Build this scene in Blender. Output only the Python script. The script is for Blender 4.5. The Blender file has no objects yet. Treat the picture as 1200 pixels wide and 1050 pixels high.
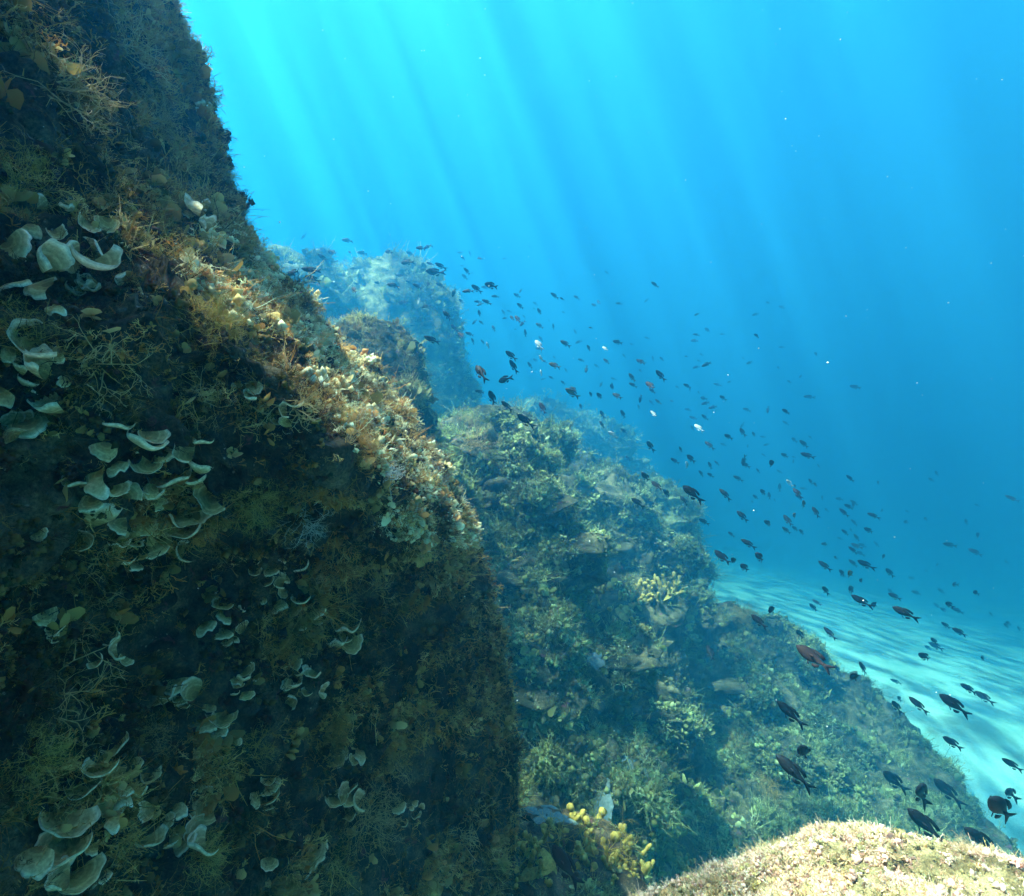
import bpy, math, random
import numpy as np
from mathutils import Vector, Matrix
from mathutils.bvhtree import BVHTree
R = math.radians
C = bpy.context.scene
COL = C.collection
rng = np.random.default_rng(7)
random.seed(7)
# ------------------------------------------------------------------ camera, light, exposure
F = 655.0                                   # focal length in photograph pixels (1200 wide)
cd = bpy.data.cameras.new('camera'); cam = bpy.data.objects.new('camera', cd); COL.objects.link(cam)
cd.sensor_width = 36; cd.lens = 36*F/1200; cd.clip_start = 0.02; cd.clip_end = 500
cam.rotation_euler = (R(90), 0, 0)
C.camera = cam
C.view_settings.view_transform = 'Standard'; C.view_settings.look = 'None'
C.view_settings.gamma = 1; C.view_settings.use_curve_mapping = False
C.view_settings.exposure = 3.62
SUN = Vector((-0.37, -0.04, 0.93)).normalized()
elev = math.asin(SUN.z); azim = math.atan2(SUN.x, SUN.y)
w = bpy.data.worlds.new('World'); C.world = w; w.use_nodes = True
nt = w.node_tree; bg = nt.nodes['Background']
sky = nt.nodes.new('ShaderNodeTexSky'); sky.sky_type = 'NISHITA'; sky.sun_disc = False
sky.sun_elevation = elev; sky.sun_rotation = azim
tint = nt.nodes.new('ShaderNodeMix'); tint.data_type = 'RGBA'; tint.blend_type = 'MULTIPLY'; tint.inputs[0].default_value = 1
nt.links.new(sky.outputs[0], tint.inputs[6]); tint.inputs[7].default_value = (1.0, 0.36, 0.18, 1)
nt.links.new(tint.outputs[2], bg.inputs[0]); bg.inputs[1].default_value = 0.15
sl = bpy.data.lights.new('sun', 'SUN'); sl.energy = 5; sl.angle = R(0.5); sl.color = (1, .92, .80)
so = bpy.data.objects.new('sun', sl); COL.objects.link(so)
so.rotation_euler = SUN.to_track_quat('Z', 'Y').to_euler(); so.location = SUN*20
cy = C.cycles
cy.use_denoising = True; cy.max_bounces = 6; cy.diffuse_bounces = 2; cy.transparent_max_bounces = 6
cy.volume_bounces = 1; cy.sample_clamp_indirect = 3; cy.caustics_reflective = False; cy.caustics_refractive = False
cy.use_adaptive_sampling = True; cy.adaptive_threshold = 0.02

# ------------------------------------------------------------------ helpers
def P(px, py, d):
    """the point d metres in front of the camera that the photograph shows at (px, py)"""
    return (d*(px-600)/F, d, d*(525-py)/F)
def tag(o, label=None, cat=None, group=None, kind=None):
    if label: o['label'] = label
    if cat: o['category'] = cat
    if group: o['group'] = group
    if kind: o['kind'] = kind
    return o
def mesh_obj(name, V, Fq, mat, parent=None, smooth=True, col=None, uv=None):
    """V (n,3), Fq (m,3 or 4) -> one mesh object"""
    V = np.asarray(V, np.float32); Fq = np.asarray(Fq, np.int32); k = Fq.shape[1]
    me = bpy.data.meshes.new(name)
    me.vertices.add(len(V)); me.vertices.foreach_set('co', V.ravel())
    me.loops.add(Fq.size); me.loops.foreach_set('vertex_index', Fq.ravel())
    me.polygons.add(len(Fq)); me.polygons.foreach_set('loop_start', np.arange(0, Fq.size, k, dtype=np.int32))
    me.polygons.foreach_set('loop_total', np.full(len(Fq), k, np.int32))
    me.update(calc_edges=True)
    if smooth: me.polygons.foreach_set('use_smooth', np.ones(len(Fq), bool))
    if col is not None:
        a = me.color_attributes.new('tone', 'FLOAT_COLOR', 'POINT')
        a.data.foreach_set('color', np.c_[col, np.ones(len(V))].astype(np.float32).ravel())
    if uv is not None:
        a = me.attributes.new('along', 'FLOAT2', 'POINT'); a.data.foreach_set('vector', np.asarray(uv, np.float32).ravel())
    me.materials.append(mat)
    o = bpy.data.objects.new(name, me); COL.objects.link(o)
    if parent: o.parent = parent
    return o
def empty(name, loc):
    o = bpy.data.objects.new(name, None); COL.objects.link(o); o.location = loc; o.empty_display_size = .02
    return o
# value-gradient noise, vectorised
_perm = rng.permutation(512).astype(np.int64); _g = rng.normal(size=(512, 3)); _g /= np.linalg.norm(_g, axis=1)[:, None]
def _h(i, j, k): return _perm[(i + _perm[(j + _perm[k & 511]) & 511]) & 511]
def noise(p):
    p = np.asarray(p, float); i = np.floor(p).astype(np.int64); f = p - i; u = f*f*f*(f*(f*6-15)+10)
    out = np.zeros(len(p))
    for a in (0, 1):
        for b in (0, 1):
            for c in (0, 1):
                g = _g[_h(i[:, 0]+a, i[:, 1]+b, i[:, 2]+c)]
                dd = (g*(f-np.array([a, b, c]))).sum(1)
                out += dd*(u[:, 0] if a else 1-u[:, 0])*(u[:, 1] if b else 1-u[:, 1])*(u[:, 2] if c else 1-u[:, 2])
    return out*1.6
def fbm(p, octv, gain=.5, ridged=False):
    s = 0; a = 1; t = 0; p = np.asarray(p, float)
    for k in range(octv):
        n = noise(p*2.03**k + 17.3*k)
        if ridged: n = 1-2*np.abs(n)
        s = s + a*n; t += a; a *= gain
    return s/t
def catmull(P0, n):
    """rows of control values along axis 0 -> n interpolated rows"""
    P0 = np.asarray(P0, float); m = len(P0); t = np.linspace(0, m-1-1e-9, n); i = np.floor(t).astype(int); f = (t-i)
    f = f.reshape((-1,)+(1,)*(P0.ndim-1))
    g = lambda k: P0[np.clip(k, 0, m-1)]
    a, b, c, d = g(i-1), g(i), g(i+1), g(i+2)
    return .5*((2*b)+(-a+c)*f+(2*a-5*b+4*c-d)*f*f+(-a+3*b-3*c+d)*f**3)
def grid_faces(nr, nc, wrap=False):
    i, j = np.meshgrid(np.arange(nr-1), np.arange(nc if wrap else nc-1), indexing='ij'); j2 = (j+1) % nc
    return np.stack([i*nc+j, (i+1)*nc+j, (i+1)*nc+j2, i*nc+j2], -1).reshape(-1, 4)
def grid_normals(G, wrap=False):
    du = np.gradient(G, axis=0)
    dv = (np.roll(G, -1, 1)-np.roll(G, 1, 1)) if wrap else np.gradient(G, axis=1)
    n = np.cross(dv, du); n /= np.linalg.norm(n, axis=2)[..., None]+1e-12
    return n
def resample(G, n):
    """re-space the rows of a grid evenly by arc length"""
    L = np.linalg.norm(np.diff(G, axis=0), axis=2).mean(1); s = np.r_[0, np.cumsum(L)]; t = np.linspace(0, s[-1], n)
    i = np.clip(np.searchsorted(s, t)-1, 0, len(s)-2); f = ((t-s[i])/(s[i+1]-s[i]+1e-12))[:, None, None]
    return G[i]*(1-f)+G[i+1]*f
BVH = {}; SURF = {}
def rocky(G, wrap, amp, scale, seed, fine=1.0, flip=False, steps=0.):
    """push a smooth grid into craggy, pitted rock; returns verts, normals"""
    sh = G.shape
    for amps in (amp, ):
        n = grid_normals(G, wrap)
        if flip: n = -n
        q = G.reshape(-1, 3)/scale + seed*11.7
        q = q + .35*np.stack([noise(q*1.3+5), noise(q*1.3+9), noise(q*1.3+13)], 1)
        h = .9*fbm(q*.8, 4) + .55*(fbm(q*1.9+3, 4, .55, True)-.1) + .25*fine*fbm(q*6+8, 4, .62)
        pit = np.clip(-fbm(q*2.7+21, 3)-.22, 0, 1); h = h - 1.4*pit
        lump = np.clip(fbm(q*3.4+31, 3)-.12, 0, 1); h = h + 1.1*lump
        if steps:
            z = q[:, 2]*2.1 + .9*fbm(q*.9+41, 3) + .5*q[:, 0]; fr = z-np.floor(z); st = np.where(fr < .8, fr/.8, (1-fr)/.2)
            h = h + steps*1.6*(st-.5)*np.clip(.6+fbm(q*.7+51, 2)*1.6, 0, 1.3)
        G = G + n*(amps*h).reshape(sh[0], sh[1], 1)
    n = grid_normals(G, wrap)
    if flip: n = -n
    return G, n
def finish_rock(name, G, n, wrap, mat, label, flip=False, cat='rock', group=None, probe=None):
    nr, nc = G.shape[:2]; Fq = grid_faces(nr, nc, wrap)
    if not flip: Fq = Fq[:, ::-1]
    V = G.reshape(-1, 3); o = mesh_obj(name, V, Fq, mat)
    tag(o, label, cat, group)
    BVH[o.name] = BVHTree.FromPolygons(V.tolist(), Fq.tolist())
    if probe:                                         # make the normals point out of the rock, towards open water
        r = BVH[o.name].ray_cast(Vector((0, 0, 0)), Vector(P(probe[0], probe[1], 1)).normalized())
        if r[0] is None: print('PROBE MISS', name)
        elif Vector(n.reshape(-1, 3)[Fq[r[2], 0]]).dot(r[0]) > 0: n = -n
    SURF[o.name] = (V, n.reshape(-1, 3), Fq)
    return o
def stack(rows, depth, thick, amp, scale, seed, nphi=260, nrow=240, lean=0., power=.8, back=.3):
    """a free-standing rock from the left and right edge it shows at each height"""
    pts = []
    rows = [(rows[0][0]-2, (rows[0][1]+rows[0][2])/2-1, (rows[0][1]+rows[0][2])/2+1)] + list(rows)
    rr = catmull(np.array(rows, float), nrow*2); top = rr[0, 0]
    ph = np.linspace(0, 2*np.pi, nphi, endpoint=False)
    cc = np.sign(np.cos(ph))*np.abs(np.cos(ph))**power; ss = np.sign(np.sin(ph))*np.abs(np.sin(ph))**power
    w0 = np.max(rr[:, 2]-rr[:, 1])
    G = np.zeros((nrow*2, nphi, 3))
    for k, (py, xl, xr) in enumerate(rr):
        wv = max(xr-xl, .5); b = thick*min(1, wv/w0*1.1); d = depth - lean*(py-top)/F*depth + back*math.exp(-(py-top)/(70.))
        c = P((xl+xr)/2, py, d)
        G[k, :, 0] = c[0]+wv/2*d/F*cc; G[k, :, 1] = d+b*ss; G[k, :, 2] = c[2]
    G = resample(G, nrow)
    G, n = rocky(G, True, amp, scale, seed, steps=.8)
    c = G.mean(1, keepdims=True)
    if ((G-c)*n).sum() < 0: n = -n
    return G, n
def hit(px, py, only=None):
    d = Vector(P(px, py, 1)).normalized(); best = None
    for k, b in BVH.items():
        if only and k != only: continue
        r = b.ray_cast(Vector((0, 0, 0)), d)
        if r[0] is not None and (best is None or r[3] < best[2]):
            nn = r[1] if r[1].dot(d) < 0 else -r[1]
            best = (r[0], nn, r[3], k)
    return best

# ------------------------------------------------------------------ materials
def new_mat(name):
    m = bpy.data.materials.new(name); m.use_nodes = True
    t = m.node_tree; b = t.nodes['Principled BSDF']; b.inputs['Roughness'].default_value = .85
    b.inputs['Specular IOR Level'].default_value = .15
    return m, t, b
def N(t, kind, **kw):
    n = t.nodes.new('ShaderNode'+kind)
    for k, v in kw.items(): setattr(n, k, v)
    return n
def ramp(t, src, stops):
    r = N(t, 'ValToRGB'); e = r.color_ramp.elements
    while len(e) > 1: e.remove(e[-1])
    e[0].position = stops[0][0]; e[0].color = (*stops[0][1], 1)
    for p, c in stops[1:]:
        x = e.new(p); x.color = (*c, 1)
    t.links.new(src, r.inputs[0]); return r.outputs[0]
def nz(t, coord, scale, detail=5, rough=.6, dist=0):
    n = N(t, 'TexNoise'); n.inputs['Scale'].default_value = scale; n.inputs['Detail'].default_value = detail
    n.inputs['Roughness'].default_value = rough; n.inputs['Distortion'].default_value = dist
    t.links.new(coord, n.inputs['Vector']); return n.outputs['Fac']
def mix(t, f, a, b, mode='MIX'):
    m = N(t, 'Mix', data_type='RGBA', blend_type=mode)
    if isinstance(f, (int, float)): m.inputs[0].default_value = f
    else: t.links.new(f, m.inputs[0])
    for s, x in ((6, a), (7, b)):
        if isinstance(x, tuple): m.inputs[s].default_value = (*x, 1)
        else: t.links.new(x, m.inputs[s])
    return m.outputs[2]
def rock_mat(name, s, dark, mid, light, accent, acc_lo=.62, k=1.0):
    """encrusted reef rock: s = how many features per metre"""
    m, t, b = new_mat(name); g = N(t, 'NewGeometry').outputs['Position']
    sc = lambda c: tuple(min(1, x*k) for x in c)
    base = ramp(t, nz(t, g, s*1.0, 6, .65), [(.32, sc(dark)), (.5, sc(mid)), (.66, sc(light))])
    a1 = ramp(t, nz(t, g, s*2.3, 4, .6, .4), [(acc_lo, (0, 0, 0)), (acc_lo+.06, (1, 1, 1))])
    c = mix(t, a1, base, sc(accent))
    v = N(t, 'TexVoronoi'); v.inputs['Scale'].default_value = s*7; t.links.new(g, v.inputs['Vector'])
    sp = ramp(t, v.outputs['Distance'], [(.10, (1, 1, 1)), (.2, (0, 0, 0))])
    msk = ramp(t, nz(t, g, s*1.7, 3), [(.52, (0, 0, 0)), (.62, (1, 1, 1))])
    sm = mix(t, 1.0, sp, msk, 'MULTIPLY')
    c = mix(t, sm, c, sc((.34, .33, .30)))
    fine = ramp(t, nz(t, g, s*16, 6, .75), [(.3, (.35, .35, .35)), (.7, (1.5, 1.5, 1.5))])
    c = mix(t, 1.0, c, fine, 'MULTIPLY')
    t.links.new(c, b.inputs['Base Color'])
    bm = N(t, 'Bump'); bm.inputs['Strength'].default_value = .9; bm.inputs['Distance'].default_value = .16/s
    t.links.new(nz(t, g, s*9, 7, .75), bm.inputs['Height']); t.links.new(bm.outputs[0], b.inputs['Normal'])
    return m
def weed_mat(name, tr=.35, gain=1.0):
    """thin living tissue, colour carried by each sprig"""
    m, t, b = new_mat(name); a = N(t, 'Attribute', attribute_name='tone')
    tl = N(t, 'BsdfTranslucent'); mx = N(t, 'MixShader'); mx.inputs[0].default_value = tr
    t.links.new(a.outputs['Color'], b.inputs['Base Color']); t.links.new(a.outputs['Color'], tl.inputs['Color'])
    t.links.new(b.outputs[0], mx.inputs[1]); t.links.new(tl.outputs[0], mx.inputs[2])
    t.links.new(mx.outputs[0], t.nodes['Material Output'].inputs['Surface'])
    return m
def tissue_mat(name, c0, c1, s=60, tr=.3, rough=.7):
    m, t, b = new_mat(name); g = N(t, 'TexCoord').outputs['Object']; b.inputs['Roughness'].default_value = rough
    c = ramp(t, nz(t, g, s, 4), [(.3, c0), (.7, c1)])
    tl = N(t, 'BsdfTranslucent'); mx = N(t, 'MixShader'); mx.inputs[0].default_value = tr
    t.links.new(c, b.inputs['Base Color']); t.links.new(c, tl.inputs['Color'])
    t.links.new(b.outputs[0], mx.inputs[1]); t.links.new(tl.outputs[0], mx.inputs[2])
    t.links.new(mx.outputs[0], t.nodes['Material Output'].inputs['Surface'])
    return m

# ------------------------------------------------------------------ water surface, air (water) volume, sand
SURF_Z = 8.0
def make_water():
    m = bpy.data.materials.new('rippled_water'); m.use_nodes = True; t = m.node_tree; t.nodes.clear()
    out = N(t, 'OutputMaterial'); tr = N(t, 'BsdfTransparent'); g = N(t, 'NewGeometry').outputs['Position']
    mp = N(t, 'Mapping'); mp.inputs['Scale'].default_value = (1.5, .8, 1); t.links.new(g, mp.inputs['Vector']); g = mp.outputs[0]
    wv = N(t, 'TexNoise'); wv.inputs['Scale'].default_value = 1.1; wv.inputs['Detail'].default_value = 2; t.links.new(g, wv.inputs['Vector'])
    add = N(t, 'VectorMath', operation='MULTIPLY_ADD'); t.links.new(wv.outputs['Color'], add.inputs[0]); add.inputs[1].default_value = (.8, .8, .8); t.links.new(g, add.inputs[2])
    v = N(t, 'TexVoronoi', feature='SMOOTH_F1'); v.inputs['Scale'].default_value = 1.6; t.links.new(add.outputs[0], v.inputs['Vector'])
    v.inputs['Smoothness'].default_value = .6
    big = nz(t, g, 1.1, 2)
    c = ramp(t, v.outputs['Distance'], [(.2, (.35, .35, .35)), (.45, (1, 1, 1))])
    cb = ramp(t, big, [(.41, (.29, .29, .29)), (.54, (1, 1, 1))])
    cc = mix(t, 1.0, c, cb, 'MULTIPLY')  # patchy tint put into the surface to break the sun into shafts
    # seen from below at a slant the surface mirrors the water (total internal reflection); steep rays pass
    t.links.new(cc, tr.inputs[0]); lw = N(t, 'LayerWeight'); lw.inputs[0].default_value = .5
    gl = N(t, 'BsdfGlossy'); gl.inputs['Roughness'].default_value = .25; gl.inputs['Color'].default_value = (.9, .9, .9, 1)
    mx = N(t, 'MixShader'); t.links.new(ramp(t, lw.outputs['Facing'], [(.28, (0, 0, 0)), (.35, (1, 1, 1))]), mx.inputs[0])
    t.links.new(tr.outputs[0], mx.inputs[1]); t.links.new(gl.outputs[0], mx.inputs[2]); t.links.new(mx.outputs[0], out.inputs[0])
    n = 160; xs = np.linspace(-65, 65, n); X, Y = np.meshgrid(xs, xs+28); G = np.stack([X, Y, np.full_like(X, SURF_Z)], -1)
    G[..., 2] += .06*noise(G.reshape(-1, 3)*.9).reshape(n, n)
    o = mesh_obj('water_surface', G.reshape(-1, 3), grid_faces(n, n), m); tag(o, kind='structure')
make_water()
def make_haze():
    m = bpy.data.materials.new('sea_water'); m.use_nodes = True; t = m.node_tree; t.nodes.clear()
    out = N(t, 'OutputMaterial'); v = N(t, 'VolumePrincipled')
    v.inputs['Color'].default_value = (.02, .222, .46, 1); v.inputs['Absorption Color'].default_value = (.04, .24, .38, 1)
    v.inputs['Density'].default_value = .18; v.inputs['Anisotropy'].default_value = .57
    t.links.new(v.outputs[0], out.inputs['Volume'])
    x0, x1, y0, y1, z0, z1 = -62, 62, -22, 82, -24, SURF_Z+.3
    V = [(x, y, z) for x in (x0, x1) for y in (y0, y1) for z in (z0, z1)]
    Fq = [(0, 1, 3, 2), (4, 6, 7, 5), (0, 4, 5, 1), (2, 3, 7, 6), (0, 2, 6, 4), (1, 5, 7, 3)]
    o = mesh_obj('haze', V, Fq, m, smooth=False); tag(o, kind='stuff')
make_haze()
def make_sand():
    m, t, b = new_mat('pale_sand'); g = N(t, 'NewGeometry').outputs['Position']
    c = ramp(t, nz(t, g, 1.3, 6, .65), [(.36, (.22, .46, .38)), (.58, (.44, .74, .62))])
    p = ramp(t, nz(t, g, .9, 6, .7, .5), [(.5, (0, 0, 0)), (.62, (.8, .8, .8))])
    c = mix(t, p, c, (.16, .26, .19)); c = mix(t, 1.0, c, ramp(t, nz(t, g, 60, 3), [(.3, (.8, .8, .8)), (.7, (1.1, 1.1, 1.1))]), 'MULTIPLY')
    t.links.new(c, b.inputs['Base Color'])
    bm = N(t, 'Bump'); bm.inputs['Strength'].default_value = .5; bm.inputs['Distance'].default_value = .03
    t.links.new(nz(t, g, 9, 5), bm.inputs['Height']); t.links.new(bm.outputs[0], b.inputs['Normal'])
    n = 520; a = np.linspace(-1, 1, n); k = np.sign(a)*np.abs(a)**1.8
    X, Y = np.meshgrid(k*60, 6+k*70); Y = np.clip(Y, -20, 78)
    Z = sand_z(X, Y)
    G = np.stack([X, Y, Z], -1)
    q = G.reshape(-1, 3)*np.array([1, 1, 0])
    G[..., 2] += (.03*fbm(q*.5, 3)+.018*fbm(q*2.6, 4)).reshape(n, n)
    o = mesh_obj('seabed', G.reshape(-1, 3), grid_faces(n, n), m); tag(o, kind='structure')
def sand_z(X, Y):
    s = .2*np.clip(X, -8, 20)
    return -2.35 - s - .06*np.clip(Y-9, 0, 80) - .38*np.clip(7.2-Y, 0, 4)
make_sand()
# ------------------------------------------------------------------ rocks
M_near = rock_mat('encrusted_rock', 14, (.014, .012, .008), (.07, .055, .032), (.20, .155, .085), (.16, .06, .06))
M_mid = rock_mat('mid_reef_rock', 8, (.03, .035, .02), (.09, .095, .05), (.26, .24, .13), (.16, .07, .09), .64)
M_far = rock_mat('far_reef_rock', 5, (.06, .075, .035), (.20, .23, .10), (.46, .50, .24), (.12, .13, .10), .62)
M_lit = rock_mat('sunlit_turf_rock', 22, (.10, .07, .03), (.30, .22, .10), (.50, .38, .20), (.36, .17, .12), .6)  # lit rock: turf tones with sunlight put into the lighter colours
M_pale = tissue_mat('pale_crust', (.07, .11, .11), (.18, .25, .25), 9, 0, .95)

def near_wall():
    #        silhouette x, depth there, depth at the left frame edge
    S = [(-700, -170, 1.95, 1.2), (-420, -10, 1.7, 1.0), (-200, 105, 1.5, .84), (0, 198, 1.36, .70), (110, 226, 1.31, .62), (200, 262, 1.29, .57),
         (270, 295, 1.32, .53), (335, 335, 1.40, .52), (400, 400, 1.48, .52), (460, 455, 1.52, .52), (530, 508, 1.55, .52), (590, 545, 1.58, .52),
         (660, 568, 1.62, .52), (750, 588, 1.66, .52), (850, 602, 1.68, .52), (950, 606, 1.66, .51), (1050, 600, 1.62, .50), (1250, 600, 1.6, .49), (1500, 600, 1.6, .5)]
    rows = []
    for py, xs, ds, dl in S:
        r = []
        bw = np.interp(py, [0, 230, 300, 340, 400, 560, 640, 760], [0, 22, 62, 90, 103, 98, 45, 0])      # width of the sunlit crest
        dsh = ds - np.interp(py, [0, 230, 300, 340, 400, 560, 640, 760], [.03, .11, .45, .66, .78, .75, .3, .05])
        xb = xs-bw-10
        zw = dl*(525-py)/F
        r += [(-1.6, -2.6, zw*1.2), (-.75, -1.1, zw*1.1), (-.52, -.35, zw*1.05), (-.47, .05, zw)]      # unseen cliff added behind the camera to keep sun off the near water
        for f in (-.55, -.25, 0, .22, .45, .66, .85, 1.0):
            x = f*xb if f > 0 else f*500
            d = dl + (dsh-dl)*(f**1.4) if f >= 0 else dl*(1+f*.75)
            r.append(P(x, py, d))
        r.append(P(xs-bw*.4-4, py, ds-(ds-dsh)*.45)); r.append(P(xs, py, ds))
        e = np.array(r[-1])
        for dx, dy, dz in ((-.02, .12, -.02), (-.15, .34, -.04), (-.5, .75, -.06), (-1.4, .95, -.06)):
            r.append(tuple(e+np.array([dx, dy, dz])))
        rows.append(r)
    A = np.array(rows)                                   # rows, cols, 3
    A = catmull(A, 220); A = resample(A, 950)
    B = catmull(A.transpose(1, 0, 2), 500); B = resample(B, 1250)
    G = B.transpose(1, 0, 2)
    G, n = rocky(G, False, .055, .22, 1, 1.25)
    return finish_rock('rock_wall', G, n, False, M_near, 'tall dark rock wall overgrown with seaweed, closest to the camera, its ridge sunlit', cat='rock wall', probe=(300, 700))
near_wall()
KD = 1.6                                             # the reef behind the wall, spread back in depth
def rock(name, rows, depth, thick, amp, scale, seed, mat, label, kd=KD, **kw):
    depth, thick, amp, scale = depth*kd, thick*kd, amp*kd*1.35, scale*kd; kw['back'] = kw.get('back', .3)*kd
    G, n = stack(rows, depth, thick, amp, scale, seed, **kw)
    return finish_rock(name, G, n, True, mat, label)
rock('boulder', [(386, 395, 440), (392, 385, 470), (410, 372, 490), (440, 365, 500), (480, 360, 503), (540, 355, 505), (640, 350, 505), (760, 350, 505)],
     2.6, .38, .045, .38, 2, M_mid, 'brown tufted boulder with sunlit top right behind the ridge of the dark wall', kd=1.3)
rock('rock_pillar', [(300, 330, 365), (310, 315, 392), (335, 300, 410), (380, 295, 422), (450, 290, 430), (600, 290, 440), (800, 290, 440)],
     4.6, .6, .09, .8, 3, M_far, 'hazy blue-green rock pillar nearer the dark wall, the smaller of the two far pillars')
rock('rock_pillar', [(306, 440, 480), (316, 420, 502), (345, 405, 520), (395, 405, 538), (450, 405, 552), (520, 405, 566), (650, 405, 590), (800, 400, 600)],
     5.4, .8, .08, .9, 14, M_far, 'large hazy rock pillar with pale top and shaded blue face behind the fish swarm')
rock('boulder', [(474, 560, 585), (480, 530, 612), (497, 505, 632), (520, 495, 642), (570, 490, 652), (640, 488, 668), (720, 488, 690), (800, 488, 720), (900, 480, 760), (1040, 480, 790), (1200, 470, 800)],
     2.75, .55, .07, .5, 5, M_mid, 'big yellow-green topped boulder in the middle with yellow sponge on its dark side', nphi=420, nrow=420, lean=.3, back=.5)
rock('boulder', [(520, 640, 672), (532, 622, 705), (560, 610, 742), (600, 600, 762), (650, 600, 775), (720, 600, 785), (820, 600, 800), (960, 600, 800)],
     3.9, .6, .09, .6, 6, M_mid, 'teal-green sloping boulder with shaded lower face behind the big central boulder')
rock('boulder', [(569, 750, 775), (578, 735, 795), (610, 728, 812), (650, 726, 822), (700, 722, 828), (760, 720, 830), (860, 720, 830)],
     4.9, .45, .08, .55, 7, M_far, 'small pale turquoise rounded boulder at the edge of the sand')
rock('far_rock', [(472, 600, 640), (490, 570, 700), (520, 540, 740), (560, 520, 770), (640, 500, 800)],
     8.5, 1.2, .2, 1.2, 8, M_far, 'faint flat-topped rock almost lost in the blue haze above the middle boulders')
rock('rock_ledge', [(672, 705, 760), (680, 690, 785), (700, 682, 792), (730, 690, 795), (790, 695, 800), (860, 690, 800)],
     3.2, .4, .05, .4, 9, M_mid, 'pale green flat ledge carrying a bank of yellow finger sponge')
def slope():
    #  top edge of the slope across the picture, running down to the right, with its depth; then towards the camera
    T = [(560, 700, 3.4, 900), (680, 705, 3.5, 900), (760, 700, 3.7, 880), (820, 692, 4.1, 870), (870, 712, 4.2, 880), (920, 735, 4.2, 890), (985, 778, 4.1, 910), (1050, 830, 3.8, 940),
         (1105, 885, 3.4, 980), (1150, 945, 3.0, 1010), (1200, 1010, 2.7, 1060), (1260, 1090, 2.4, 1130)]
    cols = []
    for k, (x, y, d, yb) in enumerate(T):
        c = []; d *= KD
        top = np.array(P(x, y, d))
        c.append(top+np.array([.8, 1.8, -1.8])); c.append(top+np.array([.3, .7, -.55]))
        for f in (0, .08, .22, .42, .66, 1.0):
            yy = y+(1150-y)*f; xx = x-(x-600)*f*.25*(1 if x > 600 else 0)
            dd = d*(1-f)**1.3+(1-(1-f)**1.3)*(2.6 if x > 700 else 3.1)
            c.append(np.array(P(xx, yy, dd)))
        c.append(np.array(P(x*.8+120, 1350, 2.6)))
        cols.append(c)
    A = np.array(cols)                                  # across, down
    A = resample(catmull(A, 160), 620).transpose(1, 0, 2)
    G = resample(catmull(A, 160), 620)
    G, n = rocky(G, False, .15, .75, 10, 1.1, False, .5)
    finish_rock('reef_slope', G, n, False, M_mid, 'long weedy rubble slope running from the ledge down to the pale sand', cat='reef', probe=(930, 850))
slope()
def foreground_rock():
    rows = []
    T = [(640, 1130, 1.15), (700, 1085, 1.12), (760, 1050, 1.1), (830, 1020, 1.08), (900, 996, 1.05), (960, 976, 1.02), (1020, 972, 1.0), (1080, 980, .98), (1140, 992, .95), (1210, 1012, .9), (1300, 1050, .85)]
    for x, y, d in T:
        y += 4; top = np.array(P(x, y, d)); c = [top+np.array([.05, .30, -.55]), top+np.array([.03, .12, -.12]), top]
        c += [np.array(P(x, y+45, d*.93)), np.array(P(x, y+110, d*.82)), np.array(P(x, y+220, d*.7)), np.array(P(x, y+420, d*.6))]
        rows.append(c)
    A = resample(catmull(np.array(rows), 160), 520).transpose(1, 0, 2)
    G = resample(catmull(A, 160), 420)
    G, n = rocky(G, False, .024, .13, 12, 1.3)
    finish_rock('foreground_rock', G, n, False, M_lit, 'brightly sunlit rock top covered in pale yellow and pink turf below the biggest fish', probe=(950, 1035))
foreground_rock()
rock('boulder', [(985, 560, 700), (995, 520, 740), (1015, 500, 752), (1050, 490, 765), (1120, 480, 780), (1250, 470, 790)],
     1.55, .25, .025, .25, 13, M_near, 'low dark boulder with olive branching sponge between the wall and the sunlit rock', kd=1.0)

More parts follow.
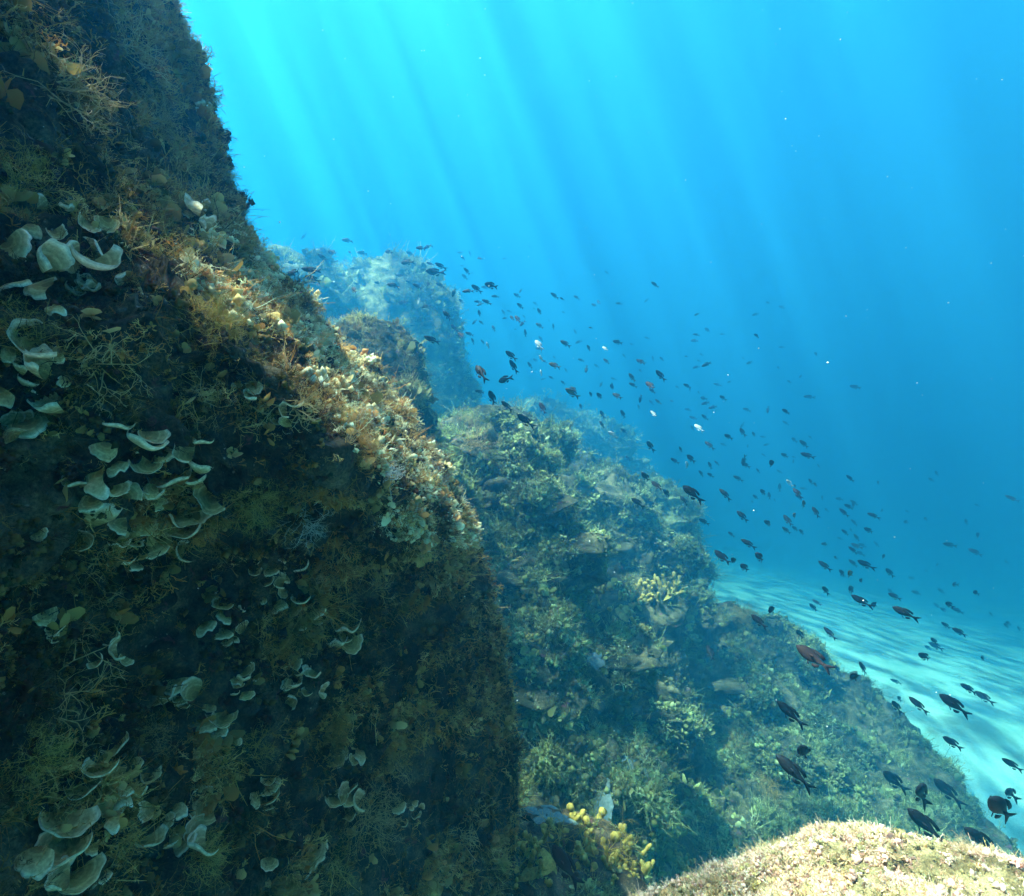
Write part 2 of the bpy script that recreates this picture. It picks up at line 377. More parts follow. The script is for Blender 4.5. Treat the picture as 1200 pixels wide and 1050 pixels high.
LUMPS = []
def lump(px, py, wd, ht, seed, place, mat=M_mid, push=.15):
    """a rock lodged on the reef face, sitting where the reef is at that spot"""
    h = hit(px, py)
    if h is None: print('MISS lump', px, py); return
    d = h[0].y + wd*h[0].y/F*push; t = np.linspace(-1, 1, 9)
    rows = [(py+ht*.5*v, px-wd*.5*math.sqrt(max(1-abs(v)**2.6, .004)), px+wd*.5*math.sqrt(max(1-abs(v)**2.6, .004))) for v in t]
    w3 = wd*d/F
    G, n = stack(rows, d, w3*.5, w3*.2, w3*.8, seed, nphi=150, nrow=130, back=.12*w3, power=.6)
    o = finish_rock('boulder', G, n, True, mat, 'craggy rock '+place); LUMPS.append((o.name, w3))
for k, a in enumerate(((585, 528, 100, 74, 'at the top of the central boulder, lit from above'), (606, 600, 70, 80, 'on the left flank of the central boulder beside the ridge'),
        (632, 592, 74, 60, 'under the right shoulder of the central boulder'), (598, 684, 92, 60, 'below the middle of the central boulder'), (664, 652, 84, 74, 'in the shade between the central boulder and the sponge ledge'),
        (634, 752, 80, 90, 'low on the central boulder next to the wall'), (640, 806, 92, 80, 'in the middle of the dark hollow'), (706, 764, 120, 62, 'just under the sponge ledge'),
        (752, 838, 126, 90, 'half way down between the hollow and the slope'), (655, 888, 100, 84, 'at the foot of the dark hollow'), (728, 925, 110, 80, 'right of the foot of the hollow'),
        (838, 792, 116, 64, 'on the upper slope under the grey-green bush'), (868, 882, 124, 84, 'in the middle of the slope'), (952, 872, 110, 60, 'on the slope near the sand edge'),
        (985, 945, 120, 60, 'on the lower slope just above the sunlit rock'), (702, 602, 84, 66, 'on the face of the shaded sloping boulder'), (786, 655, 60, 50, 'on the small turquoise boulder'),
        (640, 522, 60, 46, 'on the top right corner of the central boulder'), (700, 690, 60, 40, 'at the left end of the sponge ledge'), (905, 760, 90, 44, 'on the crest of the slope by the sand'))):
    lump(a[0], a[1], a[2], a[3], 60+k, a[4])
# ------------------------------------------------------------------ ground cover on the rocks (stuff)
def ribbon(pts, w0, w1, side):
    """a narrow strip along pts"""
    pts = np.array(pts); n = len(pts); ws = np.linspace(w0, w1, n)[:, None]
    V = np.empty((2*n, 3)); V[0::2] = pts-side*ws; V[1::2] = pts+side*ws
    Fq = []
    for i in range(n-1): a = 2*i; Fq += [(a, a+1, a+3), (a, a+3, a+2)]
    return V, np.array(Fq)
def join(parts):
    V = []; Fq = []; o = 0
    for v, f in parts: V.append(v); Fq.append(f+o); o += len(v)
    return np.concatenate(V), np.concatenate(Fq)
def unit(v): return v/(np.linalg.norm(v)+1e-9)
def proto_feather(r, n=9):
    ps = []
    for i in range(n):
        d = unit(r.normal(size=3)*.75+np.array([0, 0, .9])); L = r.uniform(.6, 1.1); c = r.normal(size=3)*.6; e1 = r.normal(size=3)*.12
        pts = [d*L*t+c*t*t+e1*math.sin(t*5)+np.array([0, 0, -.05]) for t in (0, .35, .7, 1)]
        s = unit(np.cross(d, r.normal(size=3))); ps.append(ribbon(pts, .036, .012, s))
        for t in (.45, .8):
            b = d*L*t+c*t*t; e = unit(d+r.normal(size=3)*.9)*r.uniform(.2, .35); ps.append(ribbon([b, b+e], .03, .008, s))
    return join(ps)
def proto_leaf(r, n=8):
    ps = []
    for i in range(n):
        d = unit(r.normal(size=3)*.8+np.array([0, 0, .6])); b = r.normal(size=3)*.25; b[2] = -.05
        L = r.uniform(.45, .9); W = L*r.uniform(.3, .5); s = unit(np.cross(d, r.normal(size=3))); up = unit(np.cross(s, d))
        V = [b, b+d*L*.45-s*W+up*.08, b+d*L*.5+up*.16, b+d*L*.45+s*W+up*.08, b+d*L-s*W*.55, b+d*L+s*W*.6+up*.05, b+d*L*1.12]
        ps.append((np.array(V), np.array([(0, 1, 2), (0, 2, 3), (1, 4, 2), (2, 4, 6), (2, 6, 5), (2, 5, 3)])))
    return join(ps)
def proto_fork(r):
    ps = []
    def go(p, d, L, k):
        e = p+d*L; s = unit(np.cross(d, r.normal(size=3))); mid = p+d*L*.5+r.normal(size=3)*L*.12
        ps.append(ribbon([p, mid, e], .035*(.8**k), .03*(.8**k), s))
        if k < 3:
            for q in (0, 1): go(e, unit(d+r.normal(size=3)*.6), L*.78, k+1)
    for i in range(2): go(np.zeros(3), unit(r.normal(size=3)*.5+np.array([0, 0, 1])), .42, 0)
    return join(ps)
def proto_nub(r, n=7):
    ps = []
    for i in range(n):
        c = r.normal(size=3)*.42; c[2] = abs(c[2])*.5; s = r.uniform(.18, .42)
        V = c+s*np.array([(1, 0, 0), (-1, 0, 0), (0, 1, 0), (0, -1, 0), (0, 0, 1.1), (0, 0, -1)])*r.uniform(.7, 1.2, (6, 1))
        ps.append((V, np.array([(0, 2, 4), (2, 1, 4), (1, 3, 4), (3, 0, 4), (2, 0, 5), (1, 2, 5), (3, 1, 5), (0, 3, 5)])))
    return join(ps)
PR = {k: [f(np.random.default_rng(40+i)) for i in range(6)] for k, f in
      (('feather', proto_feather), ('leaf', proto_leaf), ('fork', proto_fork), ('nub', proto_nub))}
M_turf = weed_mat('turf_tissue', .3)
def scatter(name, rockname, count, kinds, size, palette, seed, parent_label=None, patch=2.5, patch_lo=-.2, near_only=None, upbias=.3, want=None, mat=None, nfilter=None):
    r = np.random.default_rng(seed); V, n, Fq = SURF[rockname]
    c = V[Fq[:, 0]]; nn = n[Fq[:, 0]]
    a = np.linalg.norm(np.cross(V[Fq[:, 1]]-c, V[Fq[:, 3]]-c), axis=1)
    dist = np.linalg.norm(c, axis=1)
    x = 600+F*c[:, 0]/np.maximum(c[:, 1], .01); y = 525-F*c[:, 2]/np.maximum(c[:, 1], .01)
    ok = (c[:, 1] > .15) & (x > -260) & (x < 1460) & (y > -200) & (y < 1250) & ((nn*c).sum(1)/dist < .35)
    if nfilter is not None: ok &= nfilter(x, y, nn, c)
    pn = fbm(c*patch+seed, 3); p = a/dist**1.0*ok*np.clip((pn-patch_lo)*4, 0.03, 1)
    p /= p.sum(); idx = r.choice(len(c), count, p=p)
    pos = c[idx]+(r.random((count, 3))-.5)*np.sqrt(a[idx])[:, None]
    up = nn[idx]+np.array([0, 0, upbias])+r.normal(size=(count, 3))*.28; up /= np.linalg.norm(up, axis=1)[:, None]
    t = r.normal(size=(count, 3)); X = np.cross(up, t); X /= np.linalg.norm(X, axis=1)[:, None]; Y = np.cross(up, X)
    sz = r.uniform(size[0], size[1], count)*r.choice([.6, 1, 1, 1.5], count)
    if rockname == 'rock_wall': sz = sz*np.clip(dist[idx]/1.15, .45, 1)
    pal = np.array(palette); m = fbm(pos*patch*1.6+99+seed, 3)*.5+.5
    ci = np.clip((m*1.15-.08+r.normal(size=count)*.10)*len(pal), 0, len(pal)-1).astype(int)
    rare = r.random(count) < .06; ci[rare] = r.integers(0, len(pal), rare.sum())
    cols = pal[ci]*r.uniform(.7, 1.3, (count, 1))
    Vs = []; Fs = []; Cs = []; off = 0
    which = r.integers(0, 6*len(kinds), count)
    for k in range(6*len(kinds)):
        pv, pf = PR[kinds[k // 6]][k % 6]; s = np.where(which == k)[0]
        if not len(s): continue
        B = np.stack([X[s], Y[s], up[s]], 1)*sz[s][:, None, None]
        vv = np.einsum('vk,skj->svj', pv, B)+pos[s][:, None, :]
        Vs.append(vv.reshape(-1, 3)); Fs.append((pf[None]+(np.arange(len(s))*len(pv))[:, None, None]+off).reshape(-1, 3)); off += len(s)*len(pv)
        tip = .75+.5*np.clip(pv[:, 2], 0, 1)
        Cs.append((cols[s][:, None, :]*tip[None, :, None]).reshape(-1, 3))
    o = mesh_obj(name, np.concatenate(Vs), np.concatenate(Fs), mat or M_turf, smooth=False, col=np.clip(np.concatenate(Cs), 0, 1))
    tag(o, kind='stuff'); return o
K_dark = [(0.034, 0.028, 0.007), (0.069, 0.046, 0.013), (0.046, 0.046, 0.012), (0.149, 0.092, 0.027), (0.081, 0.037, 0.021), (0.253, 0.156, 0.048), (0.057, 0.051, 0.013), (0.299, 0.202, 0.084)]
K_tan = [(0.103, 0.069, 0.018), (0.299, 0.184, 0.048), (0.414, 0.258, 0.078), (0.529, 0.35, 0.12), (0.483, 0.23, 0.06), (0.644, 0.432, 0.18), (0.322, 0.23, 0.06)]
K_sunlit_gold = [(0.336, 0.238, 0.09), (0.694, 0.497, 0.2), (0.829, 0.54, 0.2), (0.829, 0.67, 0.36), (0.9, 0.821, 0.52), (0.784, 0.389, 0.14), (0.896, 0.778, 0.52), (0.504, 0.41, 0.18)]  # golden weed tones, lightened to put the crest's sunlight into the colour
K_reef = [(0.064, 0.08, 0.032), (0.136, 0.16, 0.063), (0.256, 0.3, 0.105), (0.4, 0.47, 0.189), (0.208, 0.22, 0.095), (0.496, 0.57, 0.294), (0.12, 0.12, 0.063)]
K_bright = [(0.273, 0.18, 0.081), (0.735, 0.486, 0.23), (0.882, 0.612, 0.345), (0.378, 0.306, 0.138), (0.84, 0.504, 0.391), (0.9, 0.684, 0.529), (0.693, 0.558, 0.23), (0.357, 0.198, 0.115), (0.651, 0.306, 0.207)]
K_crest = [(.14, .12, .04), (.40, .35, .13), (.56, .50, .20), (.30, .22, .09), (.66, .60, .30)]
names = list(SURF)
print('ROCKS', names)
ridge = lambda lo, hi: (lambda x, y, nn, c: band(x, y) > lo)
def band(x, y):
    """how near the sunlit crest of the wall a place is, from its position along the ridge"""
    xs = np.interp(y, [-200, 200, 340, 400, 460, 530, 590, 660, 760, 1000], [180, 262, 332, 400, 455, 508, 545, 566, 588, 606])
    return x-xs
infr = lambda x, y, nn, c: (x > -70) & (y > -60) & (y < 1120)
scatter('dark_turf', 'rock_wall', 24000, ['fork', 'feather', 'nub', 'feather'], (.007, .019), K_dark, 1, patch=7, patch_lo=-.12, nfilter=infr)
scatter('tan_turf', 'rock_wall', 17000, ['feather', 'feather', 'leaf', 'fork', 'fork'], (.009, .026), K_tan, 2, patch=6, patch_lo=.06, nfilter=infr)
scatter('sunlit_gold_turf', 'rock_wall', 13000, ['feather', 'nub', 'leaf', 'fork'], (.007, .021), K_sunlit_gold, 3, patch=11, patch_lo=-.05,
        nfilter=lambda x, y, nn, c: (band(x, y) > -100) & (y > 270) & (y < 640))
scatter('green_turf', 'rock_wall', 3500, ['feather', 'fork'], (.01, .024), K_tan, 4, patch=6, patch_lo=-.3,
        nfilter=lambda x, y, nn, c: (band(x, y) > -70) & ((y > 600) | (y < 240)))
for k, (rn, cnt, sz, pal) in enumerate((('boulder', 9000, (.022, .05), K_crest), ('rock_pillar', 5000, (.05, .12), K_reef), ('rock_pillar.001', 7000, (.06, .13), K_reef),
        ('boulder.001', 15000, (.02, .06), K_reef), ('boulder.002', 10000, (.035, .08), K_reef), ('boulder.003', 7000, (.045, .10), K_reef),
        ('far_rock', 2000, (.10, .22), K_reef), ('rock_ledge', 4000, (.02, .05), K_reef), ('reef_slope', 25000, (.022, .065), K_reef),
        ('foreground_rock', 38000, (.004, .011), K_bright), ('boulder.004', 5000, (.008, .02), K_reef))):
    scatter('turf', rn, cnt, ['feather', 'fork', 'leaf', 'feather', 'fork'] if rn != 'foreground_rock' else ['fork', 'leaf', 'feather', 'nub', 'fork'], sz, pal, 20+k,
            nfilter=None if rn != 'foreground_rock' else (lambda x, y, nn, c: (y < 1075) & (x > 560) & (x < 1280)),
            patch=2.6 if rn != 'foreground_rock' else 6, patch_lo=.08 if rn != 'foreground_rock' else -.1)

for k, (rn, w3) in enumerate(LUMPS):
    scatter('turf', rn, 2200, ['feather', 'fork', 'leaf', 'feather', 'nub'], (.018+.01*w3, .038+.024*w3), K_reef, 50+k, patch=3.2, patch_lo=-.05)

# ------------------------------------------------------------------ larger weeds and sponges, each a thing
def tube(pts, rad, sides=4):
    pts = np.array(pts); n = len(pts); d = np.gradient(pts, axis=0); d /= np.linalg.norm(d, axis=1)[:, None]+1e-9
    ref = np.array([.3, .5, .81]); X = np.cross(d, ref); X /= np.linalg.norm(X, axis=1)[:, None]+1e-9; Y = np.cross(d, X)
    a = np.arange(sides)*2*np.pi/sides; rad = np.broadcast_to(rad, n)
    V = (pts[:, None]+rad[:, None, None]*(np.cos(a)[None, :, None]*X[:, None]+np.sin(a)[None, :, None]*Y[:, None])).reshape(-1, 3)
    return V, grid_faces(n, sides, True)
def fluffy(seed, mains=26, levels=4, curl=.5, r0=.012, spread=.9, kids=2):
    r = np.random.default_rng(seed); ps = []
    def go(p, d, L, k):
        pts = [p]; dd = d
        for i in range(3): dd = unit(dd+r.normal(size=3)*curl*.35); pts.append(pts[-1]+dd*L/3)
        rr = r0*(.72**k); ps.append(tube(pts, np.linspace(rr, rr*.75, 4), 3))
        if k < levels:
            for q in range(kids if k else kids+1): go(pts[-1 if q else -2], unit(dd+r.normal(size=3)*.65), L*r.uniform(.62, .85), k+1)
    for i in range(mains): go(r.normal(size=3)*.06*np.array([1, 1, .2]), unit(r.normal(size=3)*spread+np.array([0, 0, 1.])), .36, 0)
    V, Fq = join(ps); V /= np.percentile(np.linalg.norm(V, axis=1), 97)
    return V, Fq
TUFT = [fluffy(i, 34, 4, 1.0, .006, .9) for i in range(4)]
FORK = [fluffy(20+i, 6, 5, .5, .012, 1.0) for i in range(3)]
BRUSH = [fluffy(30+i, 9, 3, .3, .016, .45) for i in range(2)]
def basis(nrm, spin, up=.35):
    z = Vector(nrm)+Vector((0, 0, up)); z.normalize(); x = z.orthogonal().normalized(); x = Matrix.Rotation(spin, 3, z) @ x; y = z.cross(x)
    return Matrix((x, y, z)).transposed()
_mcache = {}
def weed(name, protos, px, py, rpx, mat, label, cat, group=None, sink=.1, up=.35, squash=1., only=None, lift=0):
    h = hit(px, py, only)
    if h is None: print('MISS', name, px, py); return None
    p, n, dist, _ = h; d = p.y; s = rpx*d/F
    i = random.randrange(len(protos)); key = (id(protos), i, mat.name)
    if key not in _mcache:
        o = mesh_obj(name, protos[i][0], protos[i][1], mat); _mcache[key] = o
        _mcache[key] = o.data
    else:
        o = bpy.data.objects.new(name, _mcache[key]); COL.objects.link(o)
    o.matrix_world = Matrix.Translation(p-n*s*sink+n*lift) @ basis(n, random.uniform(0, 6.28), up).to_4x4() @ Matrix.Diagonal((s, s, s*squash, 1))
    tag(o, label, cat, group); return o
T_olive = tissue_mat('olive_weed', (.40, .29, .06), (.66, .50, .16), 6)
T_tan = tissue_mat('tan_weed', (.44, .30, .12), (.72, .54, .28), 6)
T_gold = tissue_mat('golden_weed', (.52, .36, .12), (.80, .62, .30), 6)
T_orange = tissue_mat('orange_weed', (.55, .24, .06), (.72, .42, .14), 6)
T_white = tissue_mat('whitish_weed', (.5, .5, .44), (.72, .72, .66), 6)
T_green = tissue_mat('green_weed', (.05, .09, .05), (.13, .17, .09), 6)
W = 'rock_wall'
for px, py, r_, pr, m, lb in (
    (212, 190, 40, TUFT, T_olive, 'olive fluffy tuft near the wall top, below the long pale forked weed'),
    (248, 380, 52, TUFT, T_olive, 'round olive-green fluffy tuft on the upper wall, left of the sunlit ridge'),
    (300, 582, 55, TUFT, T_olive, 'dense round olive tuft mid wall, right of the large fan weed cluster'),
    (175, 140, 44, TUFT, T_tan, 'soft brownish tuft high on the wall beside the olive tuft'),
    (420, 530, 42, TUFT, T_orange, 'orange-brown fluffy tuft hanging at the lower end of the sunlit ridge'),
    (448, 565, 34, BRUSH, T_white, 'whitish wiry tuft touching the orange-brown one on the ridge'),
    (545, 608, 20, TUFT, T_gold, 'small golden tuft sticking out at the corner where the ridge turns down'),
    (425, 955, 62, TUFT, T_tan, 'large sandy fluffy tuft at the bottom of the wall, right of the pale fans'),
    (462, 900, 34, FORK, T_tan, 'curly pale forked weed on top of the large sandy tuft'),
    (402, 735, 34, TUFT, T_olive, 'olive tuft on the right of the lower wall next to two pale fans'),
    (330, 750, 26, TUFT, T_olive, 'small round olive tuft among the fan weed of the lower wall'),
    (345, 478, 44, BRUSH, T_tan, 'brushy tan tuft spreading over the middle of the wall below the ridge'),
    (300, 240, 24, TUFT, T_gold, 'golden tuft sticking out of the wall edge against the open water'),
    (232, 1010, 46, TUFT, T_olive, 'dark olive tuft at the bottom edge between the pale fans'),
    (60, 110, 84, FORK, T_tan, 'long pale forked weed sprawling over the top left wall'),
    (150, 60, 60, FORK, T_tan, 'thin forked weed at the very top of the wall'),
    (70, 790, 86, FORK, T_tan, 'large net-like forked weed at the lower left edge'),
    (120, 425, 74, FORK, T_tan, 'wide net of forked branches above the large fan cluster'),
    (235, 470, 50, FORK, T_tan, 'thin forked weed between the net of branches and the round olive tufts'),
    (350, 610, 46, FORK, T_white, 'pale wiry forked weed right of the dense round olive tuft'),
    (215, 310, 52, FORK, T_olive, 'olive wiry weed above the round olive-green tuft'),
    (30, 395, 50, TUFT, T_olive, 'dark olive tuft at the left edge under the upper fan weed'),
    (545, 985, 44, BRUSH, T_tan, 'thin upright pale weed at the bottom right of the wall'),
    (575, 1015, 38, BRUSH, T_olive, 'thin upright olive weed beside the pale upright one'),
    (390, 1015, 36, TUFT, T_olive, 'small olive tuft at the bottom edge under the large sandy tuft'),
    (165, 870, 40, TUFT, T_tan, 'tan tuft low on the wall above the blurred tan fans'), (300, 870, 34, TUFT, T_olive, 'olive tuft low on the wall right of the long tan fans'),
    (35, 890, 48, TUFT, T_olive, 'olive tuft near the bottom left corner above the large curled fan'), (440, 690, 30, BRUSH, T_tan, 'faint tan tuft in the dark recess right of the yellowish fans'),
    (110, 700, 40, FORK, T_tan, 'tan forked weed below the largest fan cluster'), (130, 255, 44, FORK, T_tan, 'tan forked weed above the big upper fan cluster'),
    (255, 640, 30, TUFT, T_tan, 'tan tuft below and left of the dense round olive tuft'), (290, 330, 30, TUFT, T_tan, 'tan tuft beside the ridge, right of the olive wiry weed'),
    (20, 210, 60, TUFT, T_olive, 'broad olive tuft at the left edge above all the fans')):
    weed('seaweed', pr, px, py, r_, m, lb, 'seaweed')
for px, py, r_, m, lb in ((219, 62, 9, T_orange, 'orange speck of weed highest on the wall outline'), (233, 118, 9, T_orange, 'orange speck of weed on the wall outline under the highest one'),
    (276, 236, 18, T_gold, 'golden spiky tuft standing out from the wall outline'), (286, 268, 16, T_orange, 'orange tuft where the wall outline meets the ridge')):
    weed('seaweed', TUFT, px-4, py, r_, m, lb, 'seaweed', up=.2)
for px, py, r_, m, lb in ((203, 25, 22, T_olive, 'olive tuft on the wall outline at the very top of the picture'), (216, 92, 20, T_tan, 'tan tuft on the wall outline between the two orange specks'),
    (238, 160, 24, T_olive, 'olive tuft on the wall outline below the orange fans'), (256, 205, 24, T_tan, 'tan bushy tuft on the wall outline above the golden spiky one')):
    weed('seaweed', TUFT, px, py, r_, m, lb, 'seaweed', up=.2, sink=.25)
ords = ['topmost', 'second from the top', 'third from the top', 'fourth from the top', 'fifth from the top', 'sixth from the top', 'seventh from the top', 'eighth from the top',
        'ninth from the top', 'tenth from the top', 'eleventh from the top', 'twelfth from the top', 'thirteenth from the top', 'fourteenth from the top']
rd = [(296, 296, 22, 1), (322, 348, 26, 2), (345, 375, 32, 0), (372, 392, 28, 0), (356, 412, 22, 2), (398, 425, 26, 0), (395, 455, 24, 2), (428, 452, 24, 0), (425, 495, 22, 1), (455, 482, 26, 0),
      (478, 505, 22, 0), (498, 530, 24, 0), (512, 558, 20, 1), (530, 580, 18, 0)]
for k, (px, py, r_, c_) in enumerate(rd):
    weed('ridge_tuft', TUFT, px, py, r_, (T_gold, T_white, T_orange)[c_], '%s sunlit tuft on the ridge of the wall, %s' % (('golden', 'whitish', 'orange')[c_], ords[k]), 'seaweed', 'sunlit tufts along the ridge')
for px, py, r_, m, lb in ((690, 470, 0, T_green, ''),
    (560, 520, 26, T_gold, 'yellow tuft on the lit top of the big central boulder'), (588, 545, 22, T_gold, 'yellowish tuft in the middle of the central boulder'),
    (625, 572, 16, T_white, 'pale round tuft on the right flank of the central boulder'), (545, 495, 20, T_tan, 'tan tuft on the top left of the central boulder'),
    (662, 655, 22, T_green, 'dark green tuft in the shaded hollow right of the central boulder'), (640, 688, 20, T_olive, 'flat brownish tuft in the shade left of the sponge ledge'),
    (870, 722, 22, T_olive, 'bushy grey-green tuft on top of the slope at the edge of the sand'), (722, 552, 14, T_green, 'dark bush on the top edge of the sloping boulder'),
    (440, 400, 18, T_gold, 'yellow tuft on top of the brown boulder'), (478, 425, 18, T_gold, 'yellow tuft on the right shoulder of the brown boulder'),
    (860, 870, 24, T_olive, 'yellow-green tuft half way down the slope'), (815, 760, 18, T_tan, 'pale tuft on the upper slope under the sponge ledge'),
    (900, 925, 22, T_olive, 'olive tuft on the slope near the lowest fish'), (1130, 1000, 24, T_tan, 'hazy tan tuft on the right end of the sunlit rock')):
    if r_: weed('seaweed', TUFT, px, py, r_, m, lb, 'seaweed')

# fan weed (peacock's tail): thin curled fans in rosettes
def frond_mesh(seed):
    r = np.random.default_rng(seed); nu, nv = 37, 17
    u = np.linspace(-1, 1, nu); v = np.linspace(0, 1, nv); U, Vv = np.meshgrid(u, v)
    A = U*r.uniform(1.15, 1.75); lob = 1+.09*np.sin(U*r.uniform(2, 5)+r.uniform(0, 6))*Vv+.03*np.sin(U*r.uniform(12, 22))*Vv**3
    Rr = (.05+.95*Vv)*lob*(1-.22*np.abs(U)**4)
    X = Rr*np.sin(A)*.92; Y = Rr*np.cos(A)
    dome = r.uniform(.25, .75)*r.choice([-1, -1, 1]); Z = dome*(X*X+.6*Y*np.abs(Y))+r.uniform(.1, .4)*Vv
    Z += r.choice([.05, .12, .2])*np.sin(U*r.uniform(4, 8)+r.uniform(0, 6))*Vv**2
    k = np.clip(Vv-.74, 0, 1)/.26; Z -= np.sign(dome)*-.16*k*k if dome < 0 else -.14*k*k
    s = 1-.10*k*k; X *= s; Y *= s
    return np.stack([X, Y, Z], -1).reshape(-1, 3), grid_faces(nv, nu), np.stack([U, Vv], -1).reshape(-1, 2)
def fan_mat():
    m, t, b = new_mat('fan_weed_tissue'); b.inputs['Roughness'].default_value = .6
    a = N(t, 'Attribute', attribute_name='along'); sp = N(t, 'SeparateXYZ'); t.links.new(a.outputs['Vector'], sp.inputs[0])
    g = N(t, 'TexCoord').outputs['Object']
    mu = N(t, 'Math', operation='MULTIPLY'); t.links.new(sp.outputs['Y'], mu.inputs[0]); mu.inputs[1].default_value = 22
    ad = N(t, 'Math', operation='ADD'); t.links.new(mu.outputs[0], ad.inputs[0]); n_ = nz(t, g, 3, 3); t.links.new(n_, ad.inputs[1])
    si = N(t, 'Math', operation='SINE'); t.links.new(ad.outputs[0], si.inputs[0])
    base = ramp(t, sp.outputs['Y'], [(.0, (.20, .12, .04)), (.4, (.52, .36, .14)), (.72, (.74, .56, .30)), (.88, (.88, .72, .45)), (.95, (.95, .88, .72)), (1, (.95, .90, .80))])
    bands = ramp(t, si.outputs[0], [(.35, (.78, .74, .66)), (.8, (1.05, 1.05, 1.05))])
    c = mix(t, .8, base, bands, 'MULTIPLY')
    c = mix(t, 1.0, c, ramp(t, nz(t, g, 7, 4), [(.3, (.65, .62, .55)), (.65, (1.1, 1.1, 1.1))]), 'MULTIPLY')
    tl = N(t, 'BsdfTranslucent'); mx = N(t, 'MixShader'); mx.inputs[0].default_value = .35
    t.links.new(c, b.inputs['Base Color']); t.links.new(c, tl.inputs['Color'])
    t.links.new(b.outputs[0], mx.inputs[1]); t.links.new(tl.outputs[0], mx.inputs[2]); t.links.new(mx.outputs[0], t.nodes['Material Output'].inputs['Surface'])
    return m
M_fan = fan_mat(); FR = []
for i in range(8):
    v, f, uv = frond_mesh(60+i); o = mesh_obj('frond', v, f, M_fan, uv=uv); FR.append(o.data); bpy.data.objects.remove(o)
def fan_weed(px, py, size, n, label, spread=1.0, only=W):
    h = hit(px, py, only) or hit(px, py)
    if h is None: print('MISS fan', px, py); return
    p, nrm, _, _ = h; root = empty('fan_weed', p); tag(root, label, 'fan weed')
    s0 = .92*size*p.y/F; B = basis(nrm, 0, .1)
    tox = -Vector(p).normalized()
    n = n if n < 3 else int(n*1.5)
    for i in range(n):
        rr = s0*spread*math.sqrt(i)*.37; a = i*2.4+px
        q = hit(px+math.cos(a)*rr*F/p.y, py+math.sin(a)*rr*F/p.y*1.1, only)
        if q is None or abs(q[0].y-p.y) > .25: q = h
        s = s0*random.choice((.5, .65, .8, .95, 1.1))*random.uniform(.85, 1.1)
        # the fan opens away from the rock, its pale rim hanging out and down
        z = (tox*.75+Vector((0, 0, .6))+Vector([random.gauss(0, .38) for _ in range(3)])).normalized()
        y = Vector((random.gauss(0, .8), -.35, random.gauss(-.5, .5))); y = (y-z*y.dot(z)).normalized(); x = y.cross(z)
        o = bpy.data.objects.new('frond', FR[random.randrange(8)]); COL.objects.link(o); o.parent = root
        M = Matrix((x, y, z)).transposed().to_4x4(); base = q[0]+q[1]*s*.35-y*s*.4-p
        o.matrix_local = Matrix.Translation(base) @ M @ Matrix.Diagonal((s*.85, s*.8, s*.8, 1))
for a in ((160, 588, 40, 22, 'largest cluster of pale blue-white curled fans, left of centre on the dark wall', 1.0),
          (75, 305, 42, 12, 'big cluster of tan and white fans at the left edge, upper wall', 1.1), (38, 455, 42, 9, 'cluster of olive fans at the left edge below the upper fan cluster', 1.1),
          (98, 345, 30, 2, 'single white-rimmed fan at the lower right of the upper fan cluster', 1), (288, 457, 24, 3, 'small hanging fans on the middle of the wall, left of the brushy tan tuft', 1),
          (335, 492, 20, 4, 'little round fans just below the brushy tan tuft', 1), (240, 520, 22, 2, 'pale turquoise fan alone on the dark wall above the dense round olive tuft', 1),
          (225, 255, 26, 3, 'bluish white fans near the top edge of the wall below the olive tuft', 1), (47, 632, 20, 1, 'lone greenish fan on the darkest part of the wall at the left', 1),
          (265, 722, 26, 7, 'white and tan fans with one bright wavy fan, lower middle of the wall', 1), (205, 818, 24, 5, 'wavy S-shaped pale fans on the lower wall', 1), (250, 852, 26, 5, 'long tan fans right of the S-shaped pale fans', 1),
          (283, 802, 18, 5, 'small mixed fans between the bright wavy fan and the long tan fans', 1), (325, 685, 22, 8, 'loose patch of pale fans below the dense round olive tuft', 1.3),
          (365, 715, 22, 5, 'pale round-edged fans left of the olive tuft on the right of the lower wall', 1), (400, 752, 26, 3, 'two yellowish fans against the dark recess at the right', 1),
          (352, 802, 22, 6, 'pointed pale fans under the small round olive tuft', 1), (140, 925, 34, 8, 'blurred tan fans with rounded lobes near the bottom of the wall', 1.1),
          (200, 985, 34, 6, 'tall pale fans at the bottom edge of the wall', 1.1), (78, 1003, 46, 6, 'large pale curled fan at the bottom left corner', 1), (365, 1003, 30, 2, 'single round bluish white fan near the bottom, right of the tall pale fans', 1),
          (402, 888, 20, 4, 'small pale fans above the large sandy tuft', 1), (400, 940, 22, 4, 'white-rimmed fans in front of the large sandy tuft', 1), (316, 1015, 22, 2, 'small pointed pale fans at the bottom edge, left of the single round fan', 1),
          (20, 500, 30, 3, 'greenish drooping fans at the left edge under the olive fans', 1), (300, 655, 13, 2, 'tiny round white fan below the dense round olive tuft', 1), (130, 770, 20, 3, 'dim fans caught in the net-like forked weed', 1),
          (240, 132, 13, 3, 'orange little fans sticking out of the wall edge against bright water', .8), (480, 950, 16, 4, 'small white-tipped fans on the right of the large sandy tuft', 1.3),
          (472, 612, 12, 3, 'tiny pale fans on the shaded face under the ridge', 1), (310, 930, 20, 4, 'dim pale fans on the lower wall, left of the large sandy tuft', 1.2), (60, 740, 22, 3, 'dim bluish fans at the left edge above the net-like weed', 1)):
    fan_weed(*a[:5], spread=a[5])

